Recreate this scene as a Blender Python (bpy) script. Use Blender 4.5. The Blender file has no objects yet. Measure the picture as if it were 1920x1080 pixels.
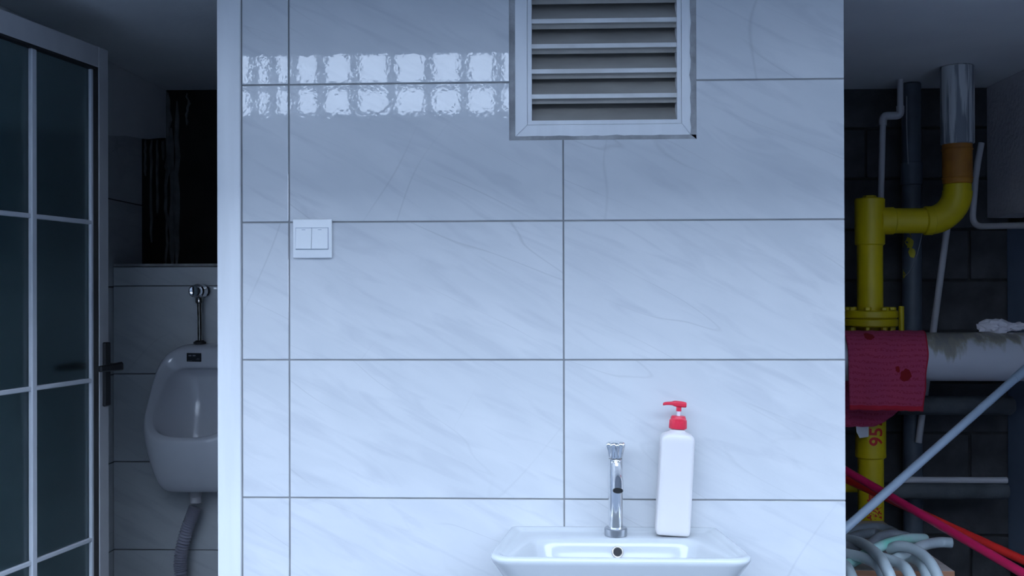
import bpy, bmesh, math, random
from mathutils import Vector, Matrix, noise as mnoise

random.seed(7)
scene = bpy.context.scene
COL = scene.collection

# ------------------------------------------------------------------ camera
CAM = Vector((-0.0166, -2.294, 1.36))
YAW, PITCH, ROLL, FPX = -0.04172, 0.00344, -0.0028, 1974.0
FWD = Vector((math.sin(YAW) * math.cos(PITCH), math.cos(YAW) * math.cos(PITCH), math.sin(PITCH)))
_r = Vector((math.cos(YAW), -math.sin(YAW), 0)); _u = _r.cross(FWD)
RGT = _r * math.cos(ROLL) + _u * math.sin(ROLL)
UPV = _u * math.cos(ROLL) - _r * math.sin(ROLL)
cd = bpy.data.cameras.new('camera'); cam = bpy.data.objects.new('camera', cd); COL.objects.link(cam)
cd.sensor_width = 36.0; cd.lens = FPX / 1920 * 36.0; cd.clip_start = 0.05
M = Matrix((RGT, UPV, -FWD)).transposed().to_4x4(); M.translation = CAM
cam.matrix_world = M
scene.camera = cam

# ------------------------------------------------------------------ sky and exposure
w = bpy.data.worlds.new('overcast_sky'); scene.world = w; w.use_nodes = True
bg = w.node_tree.nodes['Background']
bg.inputs['Color'].default_value = (0.62, 0.765, 1.0, 1); bg.inputs['Strength'].default_value = 7.0
vs = scene.view_settings
vs.view_transform = 'Standard'; vs.look = 'None'; vs.gamma = 1.0; vs.use_curve_mapping = False
vs.exposure = 0.50

# ------------------------------------------------------------------ reading positions from the survey of the photo
def ray(px, py):
    return FWD + RGT * ((px - 960) / FPX) + UPV * ((540 - py) / FPX)
def pt(px, py, Y):
    d = ray(px, py); return CAM + d * ((Y - CAM.y) / d.y)
def ptz(px, py, Z):
    d = ray(px, py); return CAM + d * ((Z - CAM.z) / d.z)
def ptx(px, py, X):
    d = ray(px, py); return CAM + d * ((X - CAM.x) / d.x)

# ------------------------------------------------------------------ materials
def newmat(name):
    m = bpy.data.materials.new(name); m.use_nodes = True
    nt = m.node_tree; b = nt.nodes['Principled BSDF']
    return m, nt, b
def mk(name, c1, c2=None, scale=8.0, rough=0.5, bump=0.0, bscale=60.0, metal=0.0, detail=4.0, stretch=(1, 1, 1), contrast=(0.35, 0.65), spec=0.5):
    m, nt, b = newmat(name); N = nt.nodes; L = nt.links
    b.inputs['Roughness'].default_value = rough; b.inputs['Metallic'].default_value = metal
    b.inputs['Specular IOR Level'].default_value = spec
    tc = N.new('ShaderNodeTexCoord'); mp = N.new('ShaderNodeMapping'); mp.inputs['Scale'].default_value = stretch
    L.new(tc.outputs['Object'], mp.inputs['Vector'])
    if c2 is None:
        c2 = tuple(v * 0.88 for v in c1)
    nz = N.new('ShaderNodeTexNoise'); nz.inputs['Scale'].default_value = scale; nz.inputs['Detail'].default_value = detail
    L.new(mp.outputs[0], nz.inputs['Vector'])
    r = N.new('ShaderNodeValToRGB')
    r.color_ramp.elements[0].position = contrast[0]; r.color_ramp.elements[1].position = contrast[1]
    r.color_ramp.elements[0].color = (*c1, 1); r.color_ramp.elements[1].color = (*c2, 1)
    L.new(nz.outputs['Fac'], r.inputs['Fac']); L.new(r.outputs['Color'], b.inputs['Base Color'])
    if bump:
        n2 = N.new('ShaderNodeTexNoise'); n2.inputs['Scale'].default_value = bscale; n2.inputs['Detail'].default_value = 3
        L.new(mp.outputs[0], n2.inputs['Vector'])
        bp = N.new('ShaderNodeBump'); bp.inputs['Strength'].default_value = bump; bp.inputs['Distance'].default_value = 0.004
        L.new(n2.outputs['Fac'], bp.inputs['Height']); L.new(bp.outputs['Normal'], b.inputs['Normal'])
    return m

def tile_material(name, base, dark, light):
    m, nt, b = newmat(name); N = nt.nodes; L = nt.links
    b.inputs['Roughness'].default_value = 0.025; b.inputs['Specular IOR Level'].default_value = 0.5
    tc = N.new('ShaderNodeTexCoord'); oi = N.new('ShaderNodeObjectInfo')
    rnd = N.new('ShaderNodeVectorMath'); rnd.operation = 'SCALE'
    cmb = N.new('ShaderNodeCombineXYZ')
    for i in range(3): L.new(oi.outputs['Random'], cmb.inputs[i])
    L.new(cmb.outputs[0], rnd.inputs[0]); rnd.inputs['Scale'].default_value = 37.0
    add = N.new('ShaderNodeVectorMath'); add.operation = 'ADD'
    rot = N.new('ShaderNodeMapping'); rot.inputs['Rotation'].default_value = (0, math.radians(-27), 0)
    L.new(tc.outputs['Object'], rot.inputs['Vector'])
    L.new(rot.outputs[0], add.inputs[0]); L.new(rnd.outputs[0], add.inputs[1])
    def stretched(sx, sz):
        mp = N.new('ShaderNodeMapping'); mp.inputs['Scale'].default_value = (sx, 1, sz)
        L.new(add.outputs[0], mp.inputs['Vector']); return mp
    def noise(vec, sc, det, dist=0.0):
        n = N.new('ShaderNodeTexNoise'); n.inputs['Scale'].default_value = sc; n.inputs['Detail'].default_value = det
        n.inputs['Distortion'].default_value = dist
        L.new(vec.outputs[0], n.inputs['Vector']); return n
    def ramp(src, p0, p1, v0, v1):
        r = N.new('ShaderNodeMapRange'); r.inputs[1].default_value = p0; r.inputs[2].default_value = p1
        r.inputs[3].default_value = v0; r.inputs[4].default_value = v1; L.new(src, r.inputs[0]); return r.outputs[0]
    def mix(fac, a, bb):
        x = N.new('ShaderNodeMix'); x.data_type = 'RGBA'; L.new(fac, x.inputs['Factor'])
        for s, v in ((6, a), (7, bb)):
            if isinstance(v, tuple): x.inputs[s].default_value = (*v, 1)
            else: L.new(v, x.inputs[s])
        return x.outputs[2]
    cloud = noise(stretched(1, 2.6), 5.0, 6, 0.6)
    c = mix(ramp(cloud.outputs['Fac'], 0.35, 0.68, 0, 1), base, light)
    streak = noise(stretched(1, 7), 4.0, 7, 1.2)
    c = mix(ramp(streak.outputs['Fac'], 0.50, 0.72, 0, 0.75), c, dark)
    def veins(sx, sz, sc, width, strength, maskscale, lo):
        nonlocal c
        n = noise(stretched(sx, sz), sc, 1.6, 0.1)
        s = N.new('ShaderNodeMath'); s.operation = 'SUBTRACT'; L.new(n.outputs['Fac'], s.inputs[0]); s.inputs[1].default_value = 0.5
        a = N.new('ShaderNodeMath'); a.operation = 'ABSOLUTE'; L.new(s.outputs[0], a.inputs[0])
        line = ramp(a.outputs[0], 0.0, width, 1, 0)
        mk_ = noise(stretched(1, 1), maskscale, 2)
        ms = ramp(mk_.outputs['Fac'], lo, lo + 0.15, 0, strength)
        mu = N.new('ShaderNodeMath'); mu.operation = 'MULTIPLY'; L.new(line, mu.inputs[0]); L.new(ms, mu.inputs[1])
        c = mix(mu.outputs[0], c, tuple(v * 0.62 for v in dark))
    veins(0.4, 3.0, 2.2, 0.004, 0.34, 3.0, 0.45)
    veins(2.0, 0.5, 1.5, 0.003, 0.28, 2.5, 0.50)
    L.new(c, b.inputs['Base Color'])
    rip = N.new('ShaderNodeTexNoise'); rip.inputs['Scale'].default_value = 95; rip.inputs['Detail'].default_value = 1.5
    L.new(add.outputs[0], rip.inputs['Vector'])
    bp = N.new('ShaderNodeBump'); bp.inputs['Strength'].default_value = 0.025; bp.inputs['Distance'].default_value = 0.002
    L.new(rip.outputs['Fac'], bp.inputs['Height']); L.new(bp.outputs['Normal'], b.inputs['Normal'])
    return m

TILE = tile_material('marble_tile', (0.56, 0.575, 0.59), (0.50, 0.515, 0.54), (0.61, 0.62, 0.63))
GROUT = mk('grey_grout', (0.22, 0.225, 0.23), (0.28, 0.28, 0.28), 20, 0.9)
PLASTER = mk('white_plaster', (0.80, 0.81, 0.82), (0.74, 0.75, 0.77), 3, 0.9, 0.25, 40)
ROUGHPLASTER = mk('rough_plaster', (0.74, 0.70, 0.73), (0.64, 0.61, 0.65), 5, 0.95, 0.8, 55)
RAW = mk('sooty_raw_wall', (0.012, 0.012, 0.013), (0.03, 0.028, 0.026), 4, 0.95, 0.8, 25)
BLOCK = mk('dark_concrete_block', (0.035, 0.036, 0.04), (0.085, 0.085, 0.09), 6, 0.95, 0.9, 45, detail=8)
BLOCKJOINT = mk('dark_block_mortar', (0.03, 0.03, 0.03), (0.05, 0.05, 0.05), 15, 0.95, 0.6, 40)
CONCRETE = mk('concrete_ground', (0.068, 0.082, 0.104), (0.054, 0.066, 0.085), 3, 0.9, 0.4, 40)
WHITEPAINT = mk('white_frame_paint', (0.72, 0.73, 0.74), (0.66, 0.67, 0.68), 6, 0.35, 0.05, 30, stretch=(4, 4, 0.5))
ALU = mk('grey_aluminium_frame', (0.50, 0.50, 0.51), (0.45, 0.45, 0.47), 10, 0.4)
ALULIGHT = mk('pale_aluminium_bar', (0.66, 0.68, 0.72), (0.60, 0.62, 0.66), 10, 0.35)
BLACKRUB = mk('black_gasket', (0.01, 0.01, 0.01), (0.02, 0.02, 0.02), 10, 0.6)
BLACKMETAL = mk('black_handle_coat', (0.012, 0.012, 0.014), (0.02, 0.02, 0.022), 10, 0.4)
CERAMIC = mk('white_ceramic', (0.51, 0.53, 0.545), (0.49, 0.51, 0.525), 3, 0.09)
OLDCERAMIC = mk('urinal_ceramic', (0.60, 0.61, 0.65), (0.55, 0.56, 0.60), 4, 0.10)
CHROME = mk('chrome', (0.80, 0.81, 0.82), (0.74, 0.75, 0.77), 10, 0.08, metal=1.0)
BRUSHED = mk('brushed_chrome', (0.50, 0.52, 0.55), (0.44, 0.46, 0.50), 30, 0.32, metal=1.0)
DULLCHROME = mk('worn_chrome', (0.42, 0.40, 0.37), (0.20, 0.18, 0.15), 40, 0.22, metal=1.0)
HOLESHADE = mk('painted_hole_shade', (0.01, 0.01, 0.012), (0.02, 0.02, 0.02), 10, 0.7)  # near-black colour standing in for the shade inside small openings
SWITCHW = mk('switch_plastic', (0.76, 0.77, 0.77), (0.74, 0.75, 0.75), 5, 0.3)
GREYPRINT = mk('grey_print', (0.30, 0.34, 0.42), (0.28, 0.32, 0.40), 5, 0.5)
BOTTLEW = mk('milky_plastic', (0.66, 0.63, 0.62), (0.63, 0.60, 0.60), 5, 0.35)
REDPLASTIC = mk('red_plastic', (0.72, 0.022, 0.055), (0.62, 0.02, 0.05), 8, 0.35)
CLEARSTEM = mk('clear_stem', (0.72, 0.74, 0.78), (0.68, 0.70, 0.75), 8, 0.15)
LOUVRE = mk('dusty_white_louvre', (0.70, 0.70, 0.69), (0.55, 0.54, 0.52), 9, 0.45, stretch=(1, 1, 2))
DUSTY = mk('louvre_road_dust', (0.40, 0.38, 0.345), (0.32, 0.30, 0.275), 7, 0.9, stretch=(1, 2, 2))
MORTAR = mk('grey_mortar', (0.24, 0.24, 0.24), (0.40, 0.40, 0.40), 18, 0.95, 0.8, 80)
YELLOW = mk('yellow_gas_paint', (0.66, 0.50, 0.004), (0.56, 0.42, 0.004), 7, 0.45, 0.1, 40)
ORANGE = mk('rusty_orange_primer', (0.50, 0.20, 0.015), (0.36, 0.13, 0.02), 14, 0.6, 0.3, 50)
GALV = mk('galvanised_sleeve', (0.22, 0.24, 0.27), (0.62, 0.63, 0.64), 5, 0.45, 0.1, 30, stretch=(9, 9, 0.6), contrast=(0.47, 0.56))
PVCW = mk('white_pvc', (0.54, 0.52, 0.54), (0.46, 0.45, 0.47), 6, 0.45)
PVCDARK = mk('dark_grey_pvc', (0.10, 0.12, 0.15), (0.07, 0.08, 0.10), 8, 0.5)
IRON = mk('dark_iron_pipe', (0.09, 0.10, 0.11), (0.05, 0.055, 0.06), 10, 0.75, 0.5, 60)
POLEGREY = mk('grey_blue_pole', (0.36, 0.44, 0.54), (0.31, 0.39, 0.49), 8, 0.35)
POLEPINK = mk('crimson_pole', (0.55, 0.015, 0.09), (0.45, 0.012, 0.07), 8, 0.28)
POLERED = mk('red_pole', (0.60, 0.02, 0.015), (0.45, 0.015, 0.012), 8, 0.35)
HOSEW = mk('pale_hose', (0.52, 0.60, 0.62), (0.45, 0.53, 0.57), 6, 0.3)
HOSEG = mk('greenish_hose', (0.18, 0.58, 0.44), (0.42, 0.54, 0.56), 9, 0.3)
HOSED = mk('dull_grey_hose', (0.17, 0.20, 0.23), (0.24, 0.26, 0.29), 9, 0.4)
WOOD = mk('plywood_top', (0.42, 0.36, 0.33), (0.34, 0.29, 0.27), 6, 0.8, stretch=(1, 8, 8))
WOODEDGE = mk('plywood_edge', (0.42, 0.20, 0.11), (0.30, 0.14, 0.08), 9, 0.8, stretch=(1, 1, 14))
PANEL = mk('blue_grey_sheet', (0.24, 0.30, 0.42), (0.20, 0.26, 0.37), 4, 0.5)
RUBBERHOSE = mk('grey_corrugated_plastic', (0.34, 0.34, 0.40), (0.28, 0.28, 0.34), 9, 0.45)
PAPER = mk('white_tag', (0.62, 0.62, 0.66), (0.58, 0.58, 0.62), 9, 0.8)
REDINK = mk('red_stencil_paint', (0.60, 0.02, 0.015), (0.50, 0.02, 0.015), 20, 0.6)
STICKER = mk('black_sticker', (0.01, 0.012, 0.016), (0.014, 0.016, 0.02), 9, 0.3)
STICKERTXT = mk('grey_sticker_print', (0.25, 0.26, 0.30), (0.2, 0.21, 0.25), 9, 0.5)
WIRE = mk('grey_wire', (0.35, 0.36, 0.38), (0.3, 0.3, 0.32), 9, 0.5)
OPPOSITE = mk('grey_render', (0.075, 0.085, 0.10), (0.06, 0.07, 0.085), 3, 0.9)
STEELDARK = mk('dark_painted_steel', (0.16, 0.17, 0.18), (0.12, 0.13, 0.14), 8, 0.5)

def big_pipe_material():
    m, nt, b = newmat('stained_white_pvc'); N = nt.nodes; L = nt.links
    b.inputs['Roughness'].default_value = 0.4
    tc = N.new('ShaderNodeTexCoord'); sep = N.new('ShaderNodeSeparateXYZ'); L.new(tc.outputs['Object'], sep.inputs[0])
    n = N.new('ShaderNodeTexNoise'); n.inputs['Scale'].default_value = 16; n.inputs['Detail'].default_value = 6
    mp = N.new('ShaderNodeMapping'); mp.inputs['Scale'].default_value = (1.6, 1, 0.35); L.new(tc.outputs['Object'], mp.inputs[0]); L.new(mp.outputs[0], n.inputs['Vector'])
    # dried splashes run down from the crown of the pipe
    s = N.new('ShaderNodeMapRange'); s.inputs[1].default_value = 1.12; s.inputs[2].default_value = 1.222; s.inputs[3].default_value = -0.26; s.inputs[4].default_value = 0.16
    L.new(sep.outputs['Z'], s.inputs[0])
    a = N.new('ShaderNodeMath'); a.operation = 'ADD'; L.new(n.outputs['Fac'], a.inputs[0]); L.new(s.outputs[0], a.inputs[1])
    r = N.new('ShaderNodeValToRGB'); e = r.color_ramp.elements
    e[0].position = 0.44; e[0].color = (0.50, 0.50, 0.54, 1); e[1].position = 0.56; e[1].color = (0.28, 0.255, 0.20, 1)
    x = e.new(0.68); x.color = (0.20, 0.19, 0.18, 1)
    L.new(a.outputs[0], r.inputs[0]); L.new(r.outputs[0], b.inputs['Base Color'])
    return m
BIGPIPE = big_pipe_material()

def glass_material():
    m, nt, b = newmat('frosted_door_glass')
    b.inputs['Base Color'].default_value = (0.55, 0.72, 0.74, 1); b.inputs['Roughness'].default_value = 0.22
    b.inputs['Transmission Weight'].default_value = 1.0; b.inputs['IOR'].default_value = 1.45
    return m
GLASS = glass_material()

def cloth_material():
    m, nt, b = newmat('red_printed_cloth'); N = nt.nodes; L = nt.links
    b.inputs['Roughness'].default_value = 0.95
    uv = N.new('ShaderNodeTexCoord'); sep = N.new('ShaderNodeSeparateXYZ'); L.new(uv.outputs['UV'], sep.inputs[0])
    def math_(op, a, bb=None, cc=None):
        n = N.new('ShaderNodeMath'); n.operation = op
        for i, v in enumerate((a, bb, cc)):
            if v is None: continue
            if isinstance(v, (int, float)): n.inputs[i].default_value = v
            else: L.new(v, n.inputs[i])
        return n.outputs[0]
    U, V = sep.outputs['X'], sep.outputs['Y']          # metres across, metres down from the crown
    nw = N.new('ShaderNodeTexNoise'); nw.inputs['Scale'].default_value = 9; nw.inputs['Detail'].default_value = 1; L.new(uv.outputs['UV'], nw.inputs['Vector'])
    row = math_('FRACT', math_('MULTIPLY', math_('ADD', V, math_('MULTIPLY', nw.outputs['Fac'], 0.035)), 1 / 0.0195))
    inrow = math_('MULTIPLY', math_('GREATER_THAN', row, 0.28), math_('LESS_THAN', row, 0.72))
    mp = N.new('ShaderNodeMapping'); mp.inputs['Scale'].default_value = (150, 170, 1); L.new(uv.outputs['UV'], mp.inputs[0])
    nz = N.new('ShaderNodeTexNoise'); nz.inputs['Scale'].default_value = 1.0; nz.inputs['Detail'].default_value = 2; L.new(mp.outputs[0], nz.inputs['Vector'])
    ink = math_('MULTIPLY', inrow, math_('GREATER_THAN', nz.outputs['Fac'], 0.50))
    mp2 = N.new('ShaderNodeMapping'); mp2.inputs['Scale'].default_value = (1, 1, 1); L.new(uv.outputs['UV'], mp2.inputs[0])
    n2 = N.new('ShaderNodeTexNoise'); n2.inputs['Scale'].default_value = 60; L.new(mp2.outputs[0], n2.inputs['Vector'])
    def blot(u, v, r):
        du = math_('SUBTRACT', U, u); dv = math_('SUBTRACT', V, v)
        d = math_('SQRT', math_('ADD', math_('MULTIPLY', du, du), math_('MULTIPLY', dv, dv)))
        d = math_('ADD', d, math_('MULTIPLY', math_('SUBTRACT', n2.outputs['Fac'], 0.5), 0.02))
        return math_('LESS_THAN', d, r)
    st = math_('MAXIMUM', math_('MAXIMUM', blot(0.207, 0.190, 0.020), blot(0.178, 0.174, 0.008)), blot(0.082, 0.055, 0.017))
    hem = math_('MAXIMUM', math_('GREATER_THAN', U, 0.277), math_('GREATER_THAN', V, 0.292))
    n3 = N.new('ShaderNodeTexNoise'); n3.inputs['Scale'].default_value = 14; L.new(uv.outputs['UV'], n3.inputs['Vector'])
    def mix(f, a, bb):
        x = N.new('ShaderNodeMix'); x.data_type = 'RGBA'; L.new(f, x.inputs['Factor'])
        for s, v in ((6, a), (7, bb)):
            if isinstance(v, tuple): x.inputs[s].default_value = (*v, 1)
            else: L.new(v, x.inputs[s])
        return x.outputs[2]
    c = mix(n3.outputs['Fac'], (0.52, 0.058, 0.12), (0.38, 0.042, 0.115))
    c = mix(math_('MULTIPLY', ink, 0.55), c, (0.30, 0.015, 0.03))
    c = mix(st, c, (0.26, 0.006, 0.008))
    c = mix(hem, c, (0.48, 0.015, 0.035))
    L.new(c, b.inputs['Base Color'])
    return m
CLOTH = cloth_material()

# ------------------------------------------------------------------ mesh helpers
def bx(bm, x0, x1, y0, y1, z0, z1, bev=0.0, seg=1):
    b2 = bmesh.new() if bev else bm
    vs_ = [b2.verts.new(p) for p in ((x0, y0, z0), (x1, y0, z0), (x1, y1, z0), (x0, y1, z0), (x0, y0, z1), (x1, y0, z1), (x1, y1, z1), (x0, y1, z1))]
    for f in ((0, 3, 2, 1), (4, 5, 6, 7), (0, 1, 5, 4), (1, 2, 6, 5), (2, 3, 7, 6), (3, 0, 4, 7)):
        b2.faces.new([vs_[i] for i in f])
    if bev:
        bmesh.ops.bevel(b2, geom=b2.edges[:], offset=bev, segments=seg, affect='EDGES', profile=0.5)
        t = bpy.data.meshes.new('t'); b2.to_mesh(t); bm.from_mesh(t); bpy.data.meshes.remove(t); b2.free()
def prism(bm, poly, a, b, axis='y'):
    """extrude polygon: axis y -> poly in (x,z); axis x -> poly in (y,z); axis z -> poly in (x,y)"""
    def P(p, t):
        return {'y': (p[0], t, p[1]), 'x': (t, p[0], p[1]), 'z': (p[0], p[1], t)}[axis]
    A = [bm.verts.new(P(p, a)) for p in poly]; B = [bm.verts.new(P(p, b)) for p in poly]
    n = len(poly)
    bm.faces.new(A); bm.faces.new(B[::-1])
    for i in range(n): bm.faces.new((A[i], B[i], B[(i + 1) % n], A[(i + 1) % n]))
    bmesh.ops.recalc_face_normals(bm, faces=bm.faces[:])
def tube(bm, pts, r, seg=14, caps=True, rfun=None):
    pts = [Vector(p) for p in pts]; n = len(pts); rings = []
    t0 = (pts[1] - pts[0]).normalized()
    nrm = t0.orthogonal().normalized()
    for i, p in enumerate(pts):
        if i == 0: t = t0
        elif i == n - 1: t = (pts[-1] - pts[-2]).normalized()
        else: t = ((pts[i + 1] - p).normalized() + (p - pts[i - 1]).normalized()).normalized()
        nrm = (nrm - t * nrm.dot(t)).normalized(); bn = t.cross(nrm)
        rr = rfun(i / (n - 1)) if rfun else r
        rings.append([bm.verts.new(p + (nrm * math.cos(a) + bn * math.sin(a)) * rr) for a in [2 * math.pi * k / seg for k in range(seg)]])
    for a, b in zip(rings, rings[1:]):
        for k in range(seg): bm.faces.new((a[k], a[(k + 1) % seg], b[(k + 1) % seg], b[k]))
    if caps:
        bm.faces.new(rings[0][::-1]); bm.faces.new(rings[-1])
def lathe(bm, prof, centre, axis=(0, 0, 1), seg=32):
    """prof: (radius, height along axis); closed with caps"""
    ax = Vector(axis).normalized(); n1 = ax.orthogonal().normalized(); n2 = ax.cross(n1); c = Vector(centre)
    rings = []
    for r, h in prof:
        rings.append([bm.verts.new(c + ax * h + (n1 * math.cos(2 * math.pi * k / seg) + n2 * math.sin(2 * math.pi * k / seg)) * max(r, 1e-4)) for k in range(seg)])
    for a, b in zip(rings, rings[1:]):
        for k in range(seg): bm.faces.new((a[k], a[(k + 1) % seg], b[(k + 1) % seg], b[k]))
    bm.faces.new(rings[0][::-1]); bm.faces.new(rings[-1])
def loft(bm, loops, cap0=True, cap1=True):
    R = [[bm.verts.new(p) for p in lp] for lp in loops]; n = len(R[0])
    for a, b in zip(R, R[1:]):
        for k in range(n): bm.faces.new((a[k], a[(k + 1) % n], b[(k + 1) % n], b[k]))
    if cap0: bm.faces.new(R[0][::-1])
    if cap1: bm.faces.new(R[-1])
    bmesh.ops.recalc_face_normals(bm, faces=bm.faces[:])
def spline(pts, n=8):
    pts = [Vector(p) for p in pts]; out = []
    P = [pts[0] * 2 - pts[1]] + pts + [pts[-1] * 2 - pts[-2]]
    for i in range(1, len(P) - 2):
        for k in range(n):
            t = k / n; a, b, c, d = P[i - 1], P[i], P[i + 1], P[i + 2]
            out.append(0.5 * ((2 * b) + (c - a) * t + (2 * a - 5 * b + 4 * c - d) * t * t + (3 * b - a - 3 * c + d) * t ** 3))
    out.append(pts[-1]); return out
def bend(a, c, b, r, n=8):
    """polyline a-c-b with the corner c rounded to radius r"""
    a, b, c = Vector(a), Vector(b), Vector(c)
    p0 = c + (a - c).normalized() * r; p1 = c + (b - c).normalized() * r
    out = [a]
    for k in range(n + 1):
        t = k / n; out.append(p0 * (1 - t) ** 2 + c * 2 * t * (1 - t) + p1 * t * t)
    out.append(b); return out

def obj(name, bm, m, parent=None, smooth=True, sub=0, angle=0.6):
    bmesh.ops.recalc_face_normals(bm, faces=bm.faces[:])
    if smooth:
        for f in bm.faces: f.smooth = True
        if not sub:
            for e in bm.edges:
                if len(e.link_faces) == 2 and e.calc_face_angle(0) > angle: e.smooth = False
    me = bpy.data.meshes.new(name); bm.to_mesh(me); bm.free()
    me.materials.append(m)
    o = bpy.data.objects.new(name, me); COL.objects.link(o)
    if sub:
        s = o.modifiers.new('subdivision', 'SUBSURF'); s.levels = sub; s.render_levels = sub
    if parent: setparent(o, parent)
    return o
def setparent(o, p):
    o.parent = p
    o.matrix_parent_inverse = Matrix.Translation(-worldpos(p))
def worldpos(p):
    off = p.location.copy()
    if p.parent: off += worldpos(p.parent) + p.matrix_parent_inverse.translation
    return off
def thing(name, label, cat, base, group=None):
    o = bpy.data.objects.new(name, None); o.empty_display_size = 0.05; COL.objects.link(o); o.location = base
    return tag(o, label, cat, group)
def tag(o, label, cat, group=None):
    o['label'] = label; o['category'] = cat
    if group: o['group'] = group
    return o
def struct(name, bm, m, label, cat, smooth=False):
    o = obj(name, bm, m, None, smooth); o['kind'] = 'structure'; o['label'] = label; o['category'] = cat
    return o
_tilecache = {}
def piece(name, x0, x1, y0, y1, z0, z1, m, parent, bev=0.001):
    """a box-shaped piece, mesh shared between pieces of one size"""
    key = (name, m.name, round(x1 - x0, 4), round(y1 - y0, 4), round(z1 - z0, 4))
    c = Vector(((x0 + x1) / 2, (y0 + y1) / 2, (z0 + z1) / 2))
    if key not in _tilecache:
        bm = bmesh.new(); bx(bm, x0 - c.x, x1 - c.x, y0 - c.y, y1 - c.y, z0 - c.z, z1 - c.z, bev)
        me = bpy.data.meshes.new(name); bm.to_mesh(me); bm.free(); me.materials.append(m); _tilecache[key] = me
    o = bpy.data.objects.new(name, _tilecache[key]); COL.objects.link(o); o.location = c
    setparent(o, parent); return o
def text_mesh(s, size, extrude=0.0, offset=0.0):
    cu = bpy.data.curves.new('lettering', 'FONT'); cu.body = s; cu.size = size; cu.extrude = extrude
    cu.align_x = 'CENTER'; cu.align_y = 'CENTER'; cu.resolution_u = 3; cu.offset = offset
    o = bpy.data.objects.new('lettering', cu); COL.objects.link(o)
    bpy.context.view_layer.update()
    me = bpy.data.meshes.new_from_object(o.evaluated_get(bpy.context.evaluated_depsgraph_get()))
    bpy.data.objects.remove(o); bpy.data.curves.remove(cu)
    bm = bmesh.new(); bm.from_mesh(me); bpy.data.meshes.remove(me)
    return bm

# ================================================================== THE SETTING
CEIL = 2.155
ROWS = [0.302, 0.605, 0.908, 1.211, 1.514, 1.817]          # heights of the level joints
XL, XC, XR = -0.7085, -0.603, 0.6047                        # left end, first upright joint, right end (middle joint is x = 0)
YF = 0.0                                                    # tile face
WY0, WY1 = 0.0025, 0.12                                      # wall body behind the tiles

bm = bmesh.new(); bx(bm, -60, 60, -60, 40, -0.1, 0.0)
struct('floor', bm, CONCRETE, 'grey concrete paving in front of and under the tiled wall', 'floor')
bm = bmesh.new(); bx(bm, -9, 9, -1.21, 3.0, CEIL, CEIL + 0.18)
struct('ceiling', bm, PLASTER, 'low white plastered ceiling slab over the stalls', 'ceiling')

# vent opening in the front wall
vA = pt(955, 263, 0); vB = pt(1306, 263, 0)
VX0, VX1, VZ0, VZ1 = vA.x, vB.x, vA.z, 2.12
bm = bmesh.new()
bx(bm, XL - 0.002, VX0, WY0, WY1, 0, CEIL); bx(bm, VX1, XR, WY0, WY1, 0, CEIL); bx(bm, VX0, VX1, WY0, WY1, 0, VZ0); bx(bm, VX0, VX1, WY0, WY1, VZ1, CEIL)
wall_front = struct('wall_front', bm, GROUT, 'wall clad in pale marbled tiles between the doorway and the pipe alcove', 'wall')

G = 0.0016                                                  # half a joint
def tile_poly(poly, parent, y0=YF, y1=WY0, m=TILE):
    cx = sum(p[0] for p in poly) / len(poly); cz = sum(p[1] for p in poly) / len(poly)
    bm = bmesh.new(); prism(bm, [(p[0] - cx, p[1] - cz) for p in poly], y0, y1)
    fr = [e for e in bm.edges if all(abs(v.co.y - y0) < 1e-6 for v in e.verts)]
    bmesh.ops.bevel(bm, geom=fr, offset=0.001, segments=1, affect='EDGES')
    me = bpy.data.meshes.new('tile'); bm.to_mesh(me); bm.free(); me.materials.append(m)
    o = bpy.data.objects.new('tile', me); COL.objects.link(o); o.location = (cx, 0, cz); setparent(o, parent); return o
zs = [0.0] + ROWS + [CEIL]
for k in range(7):
    z0, z1 = zs[k] + G, zs[k + 1] - G
    if k == 6: z1 = CEIL - 0.001
    for ci, (x0, x1) in enumerate(((XL, XC), (XC, 0.0), (0.0, XR))):
        x0 += G; x1 -= G
        if ci == 2: x1 += G
        if k == 6 and ci == 1: x1 = VX0
        if k == 6 and ci == 2: x0 = VX1
        if k == 5 and ci == 1:
            tile_poly([(x0, z0), (x1, z0), (x1, VZ0), (VX0, VZ0), (VX0, z1), (x0, z1)], wall_front)
        elif k == 5 and ci == 2:
            tile_poly([(x0, z0), (x1, z0), (x1, z1), (VX1, z1), (VX1, VZ0), (x0, VZ0)], wall_front)
        else:
            piece('tile', x0, x1, YF, WY0, z0, z1, TILE, wall_front)

# white door frame jamb beside the tiles
jx0 = pt(407, 540, -0.006).x
bm = bmesh.new(); bx(bm, jx0, XL - 0.0015, -0.006, WY1, 0, CEIL, 0.003, 2)
trim = struct('trim_1', bm, WHITEPAINT, 'white upright door frame post beside the tiled wall', 'door frame', True)

# closed store room behind the vent
bm = bmesh.new(); bx(bm, -0.6, 0.505, 1.9, 2.02, 0, CEIL)
struct('wall_store_back', bm, PLASTER, 'back wall of the closed store room behind the vent', 'wall')
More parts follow.
